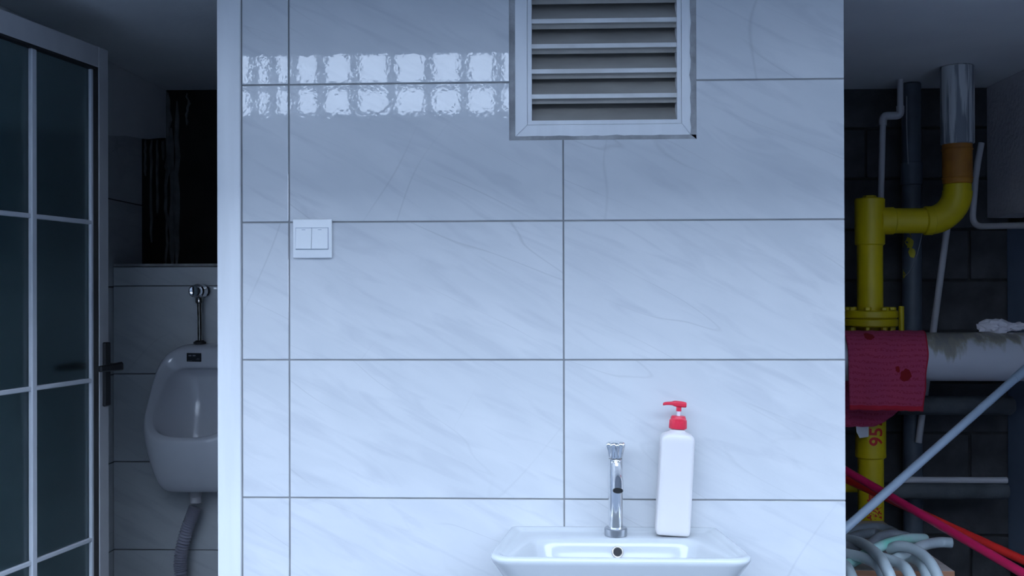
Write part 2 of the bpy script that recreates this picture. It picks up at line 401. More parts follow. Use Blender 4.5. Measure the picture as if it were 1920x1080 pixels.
# left stall shell
LX = -1.556; BYL = 1.78; UY = 1.285; LRX = -0.70
bm = bmesh.new(); bx(bm, LX - 0.12, LX, 0.0, BYL + 0.12, 0, CEIL)
wall_left = struct('wall_left', bm, RAW, 'side wall of the urinal stall, tiled and plastered with a raw dark end', 'wall')
zt = 1.933
zl = [0.0, 0.168, 0.471, 0.774, 1.077, 1.380, 1.683, zt]
ytl = 1.545
for k in range(len(zl) - 1):
    for y0, y1 in ((0.0, 0.345), (0.345, 0.945), (0.945, ytl)):
        piece('tile', LX, LX + 0.009, y0 + G, y1 - G, zl[k] + G, zl[k + 1] - G, TILE, wall_left)
bm = bmesh.new()
pl = [(0.1 * i, zt + (0.1 * i - 1.545) * 0.11 + 0.003 * math.sin(i * 1.9)) for i in range(0, 17)] + [(1.70, 1.955), (BYL, 1.968), (BYL, CEIL - 0.001), (0.0, CEIL - 0.001)]
prism(bm, pl, LX, LX + 0.012, 'x')
obj('plaster_coat', bm, PLASTER, wall_left, False)
bm = bmesh.new(); bx(bm, LX, LRX, BYL, BYL + 0.12, 0, CEIL)
wall_back = struct('wall_back', bm, RAW, 'bare sooty back wall above the urinal ledge', 'wall')
bm = bmesh.new(); bx(bm, LRX, LRX + 0.10, WY1, BYL + 0.12, 0, CEIL)
struct('wall_partition_stall', bm, BLOCK, 'dark block partition wall closing the urinal stall behind the door post', 'wall')
def drip(pts, wid, place, parent):
    bm = bmesh.new(); rows = []
    for i, (u, z) in enumerate(pts):
        ww = wid * (0.6 + 0.6 * random.random()) * (0.35 if i in (0, len(pts) - 1) else 1)
        rows.append([place(u - ww / 2, z, 0), place(u - ww / 4, z, 0.004), place(u + ww / 4, z, 0.004), place(u + ww / 2, z, 0)])
    V = [[bm.verts.new(p) for p in r] for r in rows]
    for a, b in zip(V, V[1:]):
        for k in range(3): bm.faces.new((a[k], a[k + 1], b[k + 1], b[k]))
    obj('mortar_streak', bm, DRIP, parent, True)
DRIP = mk('grey_mortar_drips', (0.20, 0.21, 0.21), (0.13, 0.135, 0.135), 20, 0.95, 0.5, 80)
for px, y0, y1, wd in ((272, 262, 330, 0.02), (283, 262, 455, 0.028), (294, 262, 400, 0.024), (305, 262, 300, 0.03)):
    p = ptx(px, 300, LX); zz0 = ptx(px, y0, LX).z; zz1 = ptx(px, y1, LX).z
    drip([(p.y + random.uniform(-0.006, 0.006), zz0 + (zz1 - zz0) * i / 9) for i in range(10)], wd, lambda u, z, h: (LX + 0.0005 + h, u, z), wall_left)
for px, y0, y1, wd in ((316, 172, 330, 0.022), (323, 240, 500, 0.020), (333, 190, 500, 0.026), (352, 175, 235, 0.012), (312, 305, 500, 0.012)):
    p = pt(px, 300, BYL); zz0 = pt(px, y0, BYL).z; zz1 = pt(px, y1, BYL).z
    drip([(p.x + random.uniform(-0.006, 0.006), zz0 + (zz1 - zz0) * i / 9) for i in range(10)], wd, lambda u, z, h: (u, BYL - 0.0005 - h, z), wall_back)

# tiled half wall that carries the urinal
UZ = pt(300, 500, UY).z
bm = bmesh.new(); bx(bm, LX + 0.009, LRX, UY + 0.009, UY + 0.20, 0, UZ)
wall_half = struct('wall_half', bm, GROUT, 'tiled half-height wall carrying the urinal', 'wall')
zu = [0.0, 0.168, 0.471, 0.774, 1.077, 1.380, UZ]
zj = [pt(330, y, UY).z for y in (1031, 866, 701, 536)]
zu = [0.0, zj[0] - 0.303] + zj + [UZ]
for k in range(len(zu) - 1):
    for x0, x1 in ((LX + 0.009, -0.95), (-0.95, LRX)):
        piece('tile', x0 + G, x1 - G, UY, UY + 0.009, zu[k] + G, zu[k + 1] - G, TILE, wall_half)
bm = bmesh.new(); bx(bm, LX + 0.012, LRX - 0.001, UY - 0.006, UY + 0.205, UZ + 0.0005, UZ + 0.010, 0.002)
obj('ledge_cap', bm, MORTAR, wall_half, False)

# front walls out of view to either side, lintel over the doorway
bm = bmesh.new(); bx(bm, -9, -1.41, WY0, WY1, 0, CEIL)
struct('wall_front_left', bm, OPPOSITE, 'plain wall left of the stall doorway', 'wall')
bm = bmesh.new(); bx(bm, -1.409, -1.375, -0.006, WY1, 0, CEIL, 0.003)
struct('trim_2', bm, WHITEPAINT, 'white hinge post of the stall doorway', 'door frame')

# right alcove shell
RX = 1.762; BYR = 1.92; APX = XR
bm = bmesh.new(); bx(bm, APX - 0.10, APX, WY1, BYR, 0, CEIL)
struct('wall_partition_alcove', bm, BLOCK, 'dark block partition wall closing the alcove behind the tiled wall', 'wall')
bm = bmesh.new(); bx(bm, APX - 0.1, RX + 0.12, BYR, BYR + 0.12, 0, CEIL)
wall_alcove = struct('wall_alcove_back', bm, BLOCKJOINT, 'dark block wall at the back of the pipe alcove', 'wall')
bh, bw = 0.2, 0.4
for r in range(11):
    z0 = r * bh; z1 = min(z0 + bh, CEIL)
    off = (r % 2) * bw / 2
    x = APX - off
    while x < RX:
        a, b = max(x, APX), min(x + bw, RX)
        if b - a > 0.03:
            t = random.choice((0.010, 0.013, 0.016))
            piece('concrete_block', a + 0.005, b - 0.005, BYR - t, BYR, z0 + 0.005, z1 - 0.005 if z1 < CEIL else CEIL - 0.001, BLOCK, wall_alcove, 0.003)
        x += bw
bm = bmesh.new(); bx(bm, RX, RX + 0.12, 0.0, BYR, 0, CEIL)
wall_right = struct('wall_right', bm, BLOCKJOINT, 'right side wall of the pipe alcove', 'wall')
bm = bmesh.new(); bx(bm, RX + 0.12, 9, WY0, WY1, 0, CEIL)
struct('wall_front_right', bm, OPPOSITE, 'plain wall right of the pipe alcove', 'wall')
# plaster coat on the upper part of the side wall, broken edge towards the back
PX = 1.672
zb = ptx(1842, 412, PX).z
edge = []
for px, py in ((1850, 150), (1849, 190), (1847, 230), (1844, 262), (1839, 275), (1843, 300), (1841, 340), (1839, 375), (1838, 411)):
    p = ptx(px, py, PX); edge.append((min(p.y, BYR - 0.018), min(p.z, CEIL - 0.001)))
edge[0] = (edge[0][0], CEIL - 0.001)
low = [(1.80, zb - 0.004), (1.72, zb + 0.003), (1.5, zb - 0.003), (1.2, zb), (0.6, zb + 0.003), (0.0, zb)]
bm = bmesh.new(); prism(bm, edge + low + [(0.0, CEIL - 0.001)], PX, RX, 'x')
obj('plaster_coat', bm, ROUGHPLASTER, wall_right, False)

# yard opposite, its screened opening seen mirrored in the glazed tiles
OY = -6.0
def mir(px, py): p = pt(px, py, -OY); return p.x, p.z
bm = bmesh.new(); bx(bm, -20, 0.9, OY - 0.2, OY, 0, mir(700, 212)[1])
bx(bm, -20, -4.2, OY - 0.2, OY, 2.0, 4.4); bx(bm, 0.9, 20, OY - 0.2, OY, 0, 4.4); bx(bm, -4.2, 0.9, OY - 0.2, OY, 3.55, 4.4)  # unseen upper and outer wall stretches, added to block sky light
struct('wall_opposite', bm, OPPOSITE, 'grey rendered wall with a screened opening across the yard, built up unseen to cut skylight', 'wall')
gr = thing('lattice_screen', 'dark steel lattice screen in the opening of the wall across the yard', 'screen', (-2.5, OY - 0.1, mir(700, 212)[1]))
zr0 = mir(700, 212)[1]
for px in (470, 505, 545, 597, 660, 731, 801, 868, 933, 1000):
    x = mir(px, 150)[0]; bm = bmesh.new(); bx(bm, x - 0.034, x + 0.034, OY - 0.13, OY - 0.07, zr0, 3.549, 0.004); obj('post', bm, STEELDARK, gr, False)
for py in (158,):
    z = mir(700, py)[1]; bm = bmesh.new(); bx(bm, -4.2, mir(1003, 150)[0], OY - 0.125, OY - 0.075, z - 0.02, z + 0.02, 0.004); obj('rail', bm, STEELDARK, gr, False)

# ================================================================== DOOR (leaf swung into the stall)
TH = 0.163
DE = Vector((math.sin(TH), math.cos(TH), 0)); DN = Vector((math.cos(TH), -math.sin(TH), 0))
DF = Vector((-1.277, 0.626, 0)); DW = 0.585; DT = 0.045
def dw(s, t, z): return DF + DE * (s - DW) + DN * t + Vector((0, 0, z))
def ptdoor(px, py):
    d = ray(px, py); k = (DF - CAM).dot(DN) / d.dot(DN); p = CAM + d * k
    return (p - DF).dot(DE) + DW, p.z
def dbox(s0, s1, t0, t1, z0, z1, bev=0.0):
    bm = bmesh.new(); bx(bm, s0, s1, t0, t1, z0, z1, bev)
    for v in bm.verts: v.co = dw(*v.co)
    return bm
door = bpy.data.objects.new('door_1', None); COL.objects.link(door); door.location = dw(0, 0, 0)
door['kind'] = 'structure'; door['label'] = 'open glazed door with grey aluminium frame and black lever handle'; door['category'] = 'door'
ZT = ptdoor(205, 95)[1]; ST = 0.046; ZB = 0.012
obj('stile', dbox(DW - ST, DW, -DT, 0, ZB, ZT, 0.002), ALU, door, False)
obj('stile', dbox(0, ST, -DT, 0, ZB, ZT, 0.002), ALU, door, False)
obj('rail', dbox(ST, DW - ST, -DT, 0, ZT - 0.058, ZT, 0.002), ALU, door, False)
obj('rail', dbox(ST, DW - ST, -DT, 0, ZB, ZB + 0.09, 0.002), ALU, door, False)
GT = -0.024                                                  # face of the glass
s0, s1, gz0, gz1 = ST, DW - ST, ZB + 0.09, ZT - 0.058
for a in (dbox(s1 - 0.004, s1, GT, -0.002, gz0, gz1), dbox(s0, s0 + 0.004, GT, -0.002, gz0, gz1), dbox(s0, s1, GT, -0.002, gz1 - 0.006, gz1)):
    obj('gasket', a, BLACKRUB, door, False)
obj('glazing_bead', dbox(s1 - 0.014, s1 - 0.0045, GT, GT + 0.010, gz0, gz1 - 0.006, 0.001), ALULIGHT, door, False)
obj('glazing_bead', dbox(s0 + 0.008, s0 + 0.020, GT, GT + 0.010, gz0, gz1 - 0.006, 0.001), ALULIGHT, door, False)
sv = ptdoor(73, 540)[0]
zbars = [ptdoor(185, y)[1] for y in (417, 713, 1011)]
zbars.append(zbars[-1] - (zbars[0] - zbars[1]))
obj('muntin', dbox(sv - 0.010, sv + 0.010, GT, GT + 0.012, gz0, gz1 - 0.006, 0.002), ALULIGHT, door, False)
for z in zbars:
    if z > gz0 + 0.03:
        obj('muntin', dbox(s0 + 0.004, s1 - 0.0045, GT, GT + 0.0095, z - 0.006, z + 0.006, 0.002), ALULIGHT, door, False)
zc = [gz1] + [z for z in zbars if z > gz0 + 0.03] + [gz0]
for a, b in ((s0 + 0.004, sv - 0.001), (sv + 0.001, s1 - 0.004)):
    for z1, z0 in zip(zc, zc[1:]):
        obj('pane', dbox(a, b, GT - 0.006, GT - 0.0005, z0 + 0.001, z1 - 0.001), GLASS, door, False)
hz = ptdoor(205, 700)[1]; hs = DW - 0.019
zp0, zp1 = ptdoor(205, 760)[1], ptdoor(205, 641)[1]
for sgn, tf in ((1, 0.0), (-1, -DT)):
    def T(t): return tf + sgn * t
    lo, hi = sorted((T(0), T(0.010)))
    h = obj('handle', dbox(hs - 0.015, hs + 0.015, lo, hi, zp0, zp1, 0.003), BLACKMETAL, door, False)
    zl_ = ptdoor(205, 686)[1]
    bm = bmesh.new(); lathe(bm, [(0.010, 0), (0.010, 0.036)], dw(hs, T(0.010), zl_), DN * sgn, 16); obj('spindle', bm, BLACKMETAL, h)
    lo, hi = sorted((T(0.038), T(0.052)))
    bm = dbox(hs - 0.098, hs + 0.012, lo, hi, zl_ - 0.012, zl_ + 0.012, 0.004)
    for v in bm.verts:
        k = (v.co - dw(hs, 0, 0)).dot(DE)
        v.co.z = zl_ + (v.co.z - zl_) * (1.0 + 0.35 * k / 0.1)
    obj('lever', bm, BLACKMETAL, h, False)

# ================================================================== URINAL
uc = pt(375.5, 700, UY - 0.1).x
def uloop(z0, z1, hwt, hwb, pt_, pb, nt=4.0, nb=4.0, N=48):
    out = []; mid = (z0 + z1) / 2; hh = (z1 - z0) / 2
    for k in range(N):
        a = 2 * math.pi * k / N; c, s = math.cos(a), math.sin(a); n = nt if s >= 0 else nb
        sx = math.copysign(abs(c) ** (2 / n), c); sz = math.copysign(abs(s) ** (2 / n), s)
        f = (sz + 1) / 2
        hw = hwb + (hwt - hwb) * f; p = pb + (pt_ - pb) * f
        out.append((uc + sx * hw, UY - 0.001 - p, mid + sz * hh))
    return out
ur = thing('urinal', 'white ceramic wall-hung urinal with black sticker on the tiled half wall', 'urinal', (uc, UY - 0.12, 0.70))
bm = bmesh.new()
loft(bm, [uloop(0.712, 1.175, 0.110, 0.100, 0, 0, 4, 8), uloop(0.703, 1.184, 0.134, 0.114, 0.004, 0.006, 4, 8), uloop(0.701, 1.187, 0.138, 0.117, 0.03, 0.05, 4, 8),
          uloop(0.700, 1.186, 0.140, 0.119, 0.055, 0.150, 4, 8), uloop(0.704, 1.182, 0.141, 0.122, 0.07, 0.180, 4, 8), uloop(0.78, 1.178, 0.141, 0.142, 0.080, 0.222, 4, 6),
          uloop(0.856, 1.172, 0.140, 0.158, 0.088, 0.246, 4, 4.2), uloop(0.876, 1.164, 0.134, 0.157, 0.094, 0.250, 4, 3.4), uloop(0.884, 1.150, 0.127, 0.152, 0.097, 0.249, 4, 3.2),
          uloop(0.893, 1.112, 0.104, 0.142, 0.098, 0.238, 5, 3.0), uloop(0.895, 1.106, 0.099, 0.138, 0.092, 0.232, 5, 3.0), uloop(0.874, 1.100, 0.094, 0.128, 0.060, 0.205, 5, 3.0), uloop(0.840, 1.085, 0.082, 0.108, 0.034, 0.155, 4, 3),
          uloop(0.80, 1.05, 0.06, 0.08, 0.026, 0.115, 3.5, 3), uloop(0.82, 0.98, 0.03, 0.04, 0.03, 0.07, 3, 3)])
obj('bowl', bm, OLDCERAMIC, ur, True, 2)
sp = pt(364, 670, UY - 0.099)
bm = bmesh.new(); bx(bm, sp.x - 0.0245, sp.x + 0.0245, UY - 0.1025, UY - 0.098, sp.z - 0.0145, sp.z + 0.0145, 0.001)
for v in bm.verts: v.co.z += (v.co.x - sp.x) * -0.02
stk = obj('sticker', bm, STICKER, ur, False); stk['label'] = 'black sticker with faint lettering'
def flat_text(s, size, c, y, m, parent, name='lettering'):
    t = text_mesh(s, size)
    for v in t.verts: v.co = Vector((c.x + v.co.x, y, c.z + v.co.y))
    return obj(name, t, m, parent, False)
for u0, u1, v0, v1 in ((-0.018, -0.008, 0.004, 0.008), (-0.004, 0.006, 0.004, 0.008), (0.010, 0.020, -0.0045, -0.0037), (0.008, 0.020, -0.0075, -0.0068), (-0.020, -0.006, -0.0115, -0.0108)):
    bm = bmesh.new(); bx(bm, sp.x + u0, sp.x + u1, UY - 0.1029, UY - 0.1024, sp.z + v0, sp.z + v1); obj('faded_print', bm, STICKERTXT, stk, False)
# flush valve
vc = pt(383, 546, UY)
fv = thing('flush_valve', 'chrome push-button flush valve with thin pipe above the urinal', 'flush valve', (vc.x, UY - 0.05, 1.19))
bm = bmesh.new(); lathe(bm, [(0.024, 0.0), (0.026, 0.004), (0.022, 0.012), (0.017, 0.016), (0.017, 0.030)], (vc.x, UY - 0.0005, vc.z), (0, -1, 0), 28); obj('escutcheon', bm, CHROME, fv)
bm = bmesh.new(); lathe(bm, [(0.021, 0.030), (0.024, 0.034), (0.024, 0.070), (0.021, 0.074)], (vc.x, UY, vc.z), (0, -1, 0), 28); obj('valve_body', bm, CHROME, fv)
bm = bmesh.new(); lathe(bm, [(0.018, 0.074), (0.020, 0.078), (0.020, 0.100), (0.016, 0.104), (0.012, 0.102)], (vc.x, UY, vc.z), (0, -1, 0), 28); obj('push_button', bm, CHROME, fv)
pz = pt(376, 645, UY - 0.052)
bm = bmesh.new(); lathe(bm, [(0.010, -0.022), (0.0125, -0.026), (0.0125, -0.038), (0.009, -0.042)], (vc.x, UY - 0.052, vc.z), (0, 0, 1), 16); obj('nut', bm, DULLCHROME, fv)
bm = bmesh.new(); tube(bm, [(vc.x, UY - 0.052, vc.z - 0.042), (vc.x + 0.001, UY - 0.052, (vc.z + pz.z) / 2), (vc.x + 0.002, UY - 0.052, pz.z)], 0.007, 14); obj('flush_pipe', bm, DULLCHROME, fv)
bm = bmesh.new(); lathe(bm, [(0.021, 0.0), (0.021, 0.005), (0.012, 0.011)], (vc.x + 0.002, UY - 0.052, 1.1865), (0, 0, 1), 24); obj('pipe_collar', bm, BLACKRUB, fv)
# drain
dY = UY - 0.085
d0 = pt(367, 924, dY)
dr = thing('drain_hose', 'grey corrugated drain hose hanging under the urinal', 'hose', (d0.x, dY, 0.0))
bm = bmesh.new(); lathe(bm, [(0.023, 0.0), (0.023, -0.028), (0.019, -0.032), (0.019, -0.052)], (d0.x, dY, 0.706), (0, 0, 1), 24); obj('outlet_spigot', bm, PVCW, dr)
path = spline([pt(366, 952, dY)] + [pt(x, y, dY) for x, y in ((360, 968), (351, 992), (342, 1025), (338, 1055), (340, 1085))] + [Vector((pt(344, 1085, dY).x, dY, 0.25)), Vector((pt(346, 1085, dY).x, dY, 0.002))], 70)
L_ = sum((b - a).length for a, b in zip(path, path[1:]))
bm = bmesh.new(); tube(bm, path, 0.02, 16, True, lambda t: 0.0190 + 0.0034 * math.sin(t * L_ / 0.0155 * 2 * math.pi)); obj('corrugated_hose', bm, RUBBERHOSE, dr, True, 0, 3.0)

# ================================================================== VENT
vt = thing('louvered_vent', 'white louvered vent set into the tiled wall', 'vent', ((VX0 + VX1) / 2, 0.02, VZ0))
fx0, fx1, fz0 = pt(966, 258, 0.004).x, pt(1297, 258, 0.004).x, pt(1100, 256, 0.004).z
ox0, ox1, oz0 = pt(997, 225, 0.004).x, pt(1270, 225, 0.004).x, pt(1100, 225, 0.004).z
fz1 = VZ1 - 0.012; oz1 = fz1 - 0.036
def frame_piece(poly, name='frame_member'):
    bm = bmesh.new(); prism(bm, poly, 0.003, 0.055)
    bmesh.ops.bevel(bm, geom=[e for e in bm.edges if all(abs(v.co.y - 0.003) < 1e-6 for v in e.verts)], offset=0.0012, segments=1, affect='EDGES')
    return obj(name, bm, WHITEPAINT, vt, False)
mid = 0.0095
ix0, ix1, iz0, iz1 = ox0 - mid, ox1 + mid, oz0 - mid, oz1 + mid
for a, b in (((fx0, fz0), (ix0, iz0)), ):
    pass
frame_piece([(fx0, fz0), (ix0, iz0), (ix0, iz1), (fx0, fz1)])
frame_piece([(fx1, fz0), (fx1, fz1), (ix1, iz1), (ix1, iz0)])
frame_piece([(fx0 + 0.0004, fz0), (fx1 - 0.0004, fz0), (ix1, iz0), (ix0, iz0)])
frame_piece([(fx0, fz1), (ix0, iz1), (ix1, iz1), (fx1, fz1)])
def bead(poly):
    bm = bmesh.new(); prism(bm, poly, 0.006, 0.05); obj('inner_bead', bm, WHITEPAINT, vt, False)
e_ = 0.0006
bead([(ix0 + e_, iz0 + e_), (ox0, oz0), (ox0, oz1), (ix0 + e_, iz1 - e_)]); bead([(ix1 - e_, iz0 + e_), (ix1 - e_, iz1 - e_), (ox1, oz1), (ox1, oz0)])
bead([(ix0 + e_, iz0 + e_), (ix1 - e_, iz0 + e_), (ox1, oz0), (ox0, oz0)]); bead([(ix0 + e_, iz1 - e_), (ox0, oz1), (ox1, oz1), (ix1 - e_, iz1 - e_)])
# rough mortar bedding round the frame
def jag(a, b, amp, n=26, ease=True):
    out = []
    for i in range(n + 1):
        t = i / n; p = Vector(a).lerp(Vector(b), t); d = (Vector(b) - Vector(a)).normalized(); q = Vector((-d.y, d.x))
        out.append(tuple(p + q * (amp * mnoise.noise(Vector((p.x * 45, p.y * 45, 3.1))) if 0 < i < n else 0)))
    return out
def mortar(poly, y0):
    bm = bmesh.new(); prism(bm, poly, y0, 0.06); obj('mortar_bed', bm, MORTAR, vt, False)
mortar([(VX0, VZ0), (VX0, VZ1)] + jag((fx0 + 0.002, VZ1), (fx0 + 0.002, fz0 + 0.002), 0.002), 0.0045)
mortar([(VX1, VZ0), (VX1, VZ1)] + jag((fx1 - 0.003, VZ1), (fx1 - 0.003, fz0 + 0.002), 0.0035), 0.0022)
mortar([(VX1, VZ0 - 0.0), (VX0, VZ0 - 0.0)] + jag((VX0, fz0 + 0.002), (VX1, fz0 + 0.002), 0.003), 0.0022)
# slats
edges_px = (-7, 40, 86.5, 133.5, 181)
ze = [pt(1130, y, 0.02).z for y in edges_px]
pitch = (ze[0] - ze[-1]) / 4
zz = [ze[-1] + pitch * i for i in range(7) if ze[-1] + pitch * i < oz1 - 0.02]
lip = 0.0048
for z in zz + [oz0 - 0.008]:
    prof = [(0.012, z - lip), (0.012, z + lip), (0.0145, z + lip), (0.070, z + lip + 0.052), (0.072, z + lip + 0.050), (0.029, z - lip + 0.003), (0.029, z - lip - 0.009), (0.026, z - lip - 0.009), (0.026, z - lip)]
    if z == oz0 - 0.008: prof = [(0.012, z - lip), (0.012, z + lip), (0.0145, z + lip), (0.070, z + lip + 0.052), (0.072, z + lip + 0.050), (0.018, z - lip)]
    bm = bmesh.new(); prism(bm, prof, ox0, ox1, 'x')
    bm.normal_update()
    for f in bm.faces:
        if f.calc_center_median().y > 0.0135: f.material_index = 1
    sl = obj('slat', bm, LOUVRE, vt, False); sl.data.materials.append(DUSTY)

# ================================================================== LIGHT SWITCH
a = pt(549, 484, -0.008); b = pt(622, 410.5, -0.008)
sw = thing('light_switch', 'white two-gang rocker light switch on the marbled tiles', 'light switch', ((a.x + b.x) / 2, 0, a.z))
bm = bmesh.new(); bx(bm, a.x, b.x, -0.0085, -0.0004, a.z, b.z, 0.002, 3); plate = obj('plate', bm, SWITCHW, sw)
r0 = pt(555, 467, -0.009); r1 = pt(615, 427.5, -0.009); rm = pt(584.5, 450, -0.009).x
bm = bmesh.new(); bx(bm, r0.x - 0.001, r1.x + 0.001, -0.0088, -0.0080, r0.z - 0.0012, r1.z + 0.0012); obj('rocker_gap', bm, GREYPRINT, sw, False)
for x0, x1 in ((r0.x, rm - 0.0004), (rm + 0.0004, r1.x)):
    bm = bmesh.new(); bx(bm, x0, x1, -0.0112, -0.0086, r0.z, r1.z, 0.0006)
    for v in bm.verts: v.co.y -= 0.0016 * (r1.z - v.co.z) / (r1.z - r0.z) if v.co.y < -0.0095 else 0
    rk = obj('rocker', bm, SWITCHW, sw, False)
    c = (x0 + x1) / 2
    bm = bmesh.new(); bx(bm, c - 0.004, c + 0.004, -0.0117, -0.0110, r1.z - 0.0045, r1.z - 0.0033); obj('indicator_mark', bm, GREYPRINT, rk, False)

# ================================================================== WASH BASIN
RIMZ = 0.85
bc = pt(1160, 1000, -0.15).x
fl = ptz(922, 1044, RIMZ); frr = ptz(1404, 1040, RIMZ); bl = pt(972, 985, 0.0); br = pt(1345, 985, 0.0)
bc = (fl.x + frr.x) / 2; HF = (frr.x - fl.x) / 2 + 0.0125; HB = 0.222; YB, YFr = -0.0008, -0.278
def bloop(yb, yf, hb, hf, z, rb, rf, n=7):
    """rounded trapezoid, back edge yb half width hb, front edge yf half width hf"""
    cs = [(bc - hb, yb, rb), (bc + hb, yb, rb), (bc + hf, yf, rf), (bc - hf, yf, rf)]; out = []
    for i, (x, y, r) in enumerate(cs):
        p = Vector((x, y)); a = Vector(cs[i - 1][:2]); c = Vector(cs[(i + 1) % 4][:2])
        p0 = p + (a - p).normalized() * r; p1 = p + (c - p).normalized() * r
        for k in range(n):
            t = k / (n - 1); q = p0 * (1 - t) ** 2 + p * 2 * t * (1 - t) + p1 * t * t; out.append((q.x, q.y, z))
        m_ = [p1.lerp(Vector(cs[(i + 1) % 4][:2]) + (p - c).normalized() * cs[(i + 1) % 4][2], f) for f in (0.25, 0.5, 0.75)]
        out += [(q.x, q.y, z) for q in m_]
    return out
wb = thing('wash_basin', 'white ceramic wall-hung wash basin with a rounded rim below the vent', 'wash basin', (bc, -0.15, 0.68))
bm = bmesh.new()
loft(bm, [bloop(YB, YFr + 0.12, HB - 0.10, HF - 0.13, 0.680, 0.02, 0.06), bloop(YB, YFr + 0.06, HB - 0.06, HF - 0.075, 0.715, 0.02, 0.06),
          bloop(YB, YFr + 0.020, HB - 0.024, HF - 0.030, 0.79, 0.015, 0.06), bloop(YB, YFr + 0.006, HB - 0.006, HF - 0.008, RIMZ - 0.020, 0.012, 0.055),
          bloop(YB, YFr, HB, HF, RIMZ - 0.010, 0.012, 0.055), bloop(YB, YFr + 0.002, HB - 0.001, HF - 0.002, RIMZ - 0.002, 0.012, 0.055), bloop(YB - 0.001, YFr + 0.008, HB - 0.004, HF - 0.008, RIMZ, 0.012, 0.052),
          bloop(YB - 0.010, YFr + 0.016, HB - 0.014, HF - 0.018, RIMZ - 0.001, 0.012, 0.05), bloop(YB - 0.014, YFr + 0.021, HB - 0.020, HF - 0.024, RIMZ - 0.007, 0.012, 0.048),
          bloop(YB - 0.016, YFr + 0.023, HB - 0.024, HF - 0.028, RIMZ - 0.009, 0.012, 0.046),
          bloop(YB - 0.072, YFr + 0.025, HB - 0.055, HF - 0.034, RIMZ - 0.009, 0.03, 0.045), bloop(YB - 0.078, YFr + 0.028, HB - 0.058, HF - 0.038, RIMZ - 0.012, 0.03, 0.045),
          bloop(YB - 0.086, YFr + 0.034, HB - 0.064, HF - 0.048, RIMZ - 0.032, 0.03, 0.045), bloop(YB - 0.104, YFr + 0.055, HB - 0.085, HF - 0.075, RIMZ - 0.095, 0.04, 0.05),
          bloop(YB - 0.135, YFr + 0.09, HB - 0.14, HF - 0.14, RIMZ - 0.12, 0.03, 0.03)])
obj('basin_shell', bm, CERAMIC, wb, True, 1)
oc = pt(1158, 1035, -0.0905)
on = Vector((0, -0.92, 0.30)).normalized()
bm = bmesh.new(); lathe(bm, [(0.0085, -0.004), (0.0115, -0.004), (0.0122, 0.0005), (0.0115, 0.002), (0.0095, 0.002), (0.0088, 0.0)], oc, on, 28); ov = obj('overflow_ring', bm, DULLCHROME, wb)
bm = bmesh.new(); lathe(bm, [(0.0086, -0.002), (0.0086, 0.0006)], oc, on, 24); obj('overflow_shade_disc', bm, HOLESHADE, ov)  # solid disc, shade of the overflow opening put into its colour

# ================================================================== FAUCET
DECK = RIMZ - 0.009
fY = -0.0445
fx = pt(1154.5, 990, fY).x
fa = thing('faucet', 'chrome pillar faucet with crown-shaped knob on the wash basin', 'faucet', (fx, fY, DECK))
bm = bmesh.new(); lathe(bm, [(0.0236, 0.0), (0.0240, 0.002), (0.0240, 0.0145), (0.0225, 0.0165), (0.014, 0.0165)], (fx, fY, DECK + 0.0005), (0, 0, 1), 40); obj('base_flange', bm, BRUSHED, fa)
ztop = pt(1154, 860, fY).z
bm = bmesh.new(); lathe(bm, [(0.0155, 0.0170), (0.0155, ztop - DECK - 0.001), (0.0148, ztop - DECK)], (fx, fY, DECK), (0, 0, 1), 40); obj('pillar', bm, CHROME, fa)
bm = bmesh.new(); lathe(bm, [(0.0146, 0), (0.0146, 0.0022)], (fx, fY, ztop), (0, 0, 1), 32); obj('seam_ring', bm, DULLCHROME, fa)
zk = pt(1154, 828, fY).z; hk = zk - ztop - 0.0022
bm = bmesh.new(); loops = []
for t, r, amp in ((0, 0.0152, 0.0), (0.08, 0.0156, 0.0002), (0.40, 0.0156, 0.0016), (0.68, 0.0176, 0.0026), (0.82, 0.0186, 0.0026), (0.93, 0.0176, 0.0020), (1.0, 0.0140, 0.0010), (1.01, 0.008, 0.0)):
    loops.append([(fx + (r + amp * math.cos(9 * th)) * math.cos(th), fY + (r + amp * math.cos(9 * th)) * math.sin(th), ztop + 0.0022 + hk * t) for th in [2 * math.pi * k / 72 for k in range(72)]])
loft(bm, loops); obj('knob', bm, CHROME, fa, True, 0, 1.2)
o_ = pt(1158.5, 920, fY - 0.085)
sp_ = spline([Vector((fx, fY - 0.002, o_.z + 0.045)), Vector((fx + 0.0005, fY - 0.035, o_.z + 0.036)), Vector((fx + 0.001, fY - 0.066, o_.z + 0.020)), Vector((o_.x, fY - 0.085, o_.z))], 8)
bm = bmesh.new(); tube(bm, sp_, 0.0098, 24, True, lambda t: 0.0098 + 0.0014 * t); spo = obj('spout', bm, CHROME, fa)
dt = (sp_[-1] - sp_[-2]).normalized()
bm = bmesh.new(); lathe(bm, [(0.0098, -0.003), (0.0098, 0.0004)], sp_[-1], dt, 24); obj('outlet', bm, HOLESHADE, spo)  # closed dark disc painted for the shade inside the spout mouth

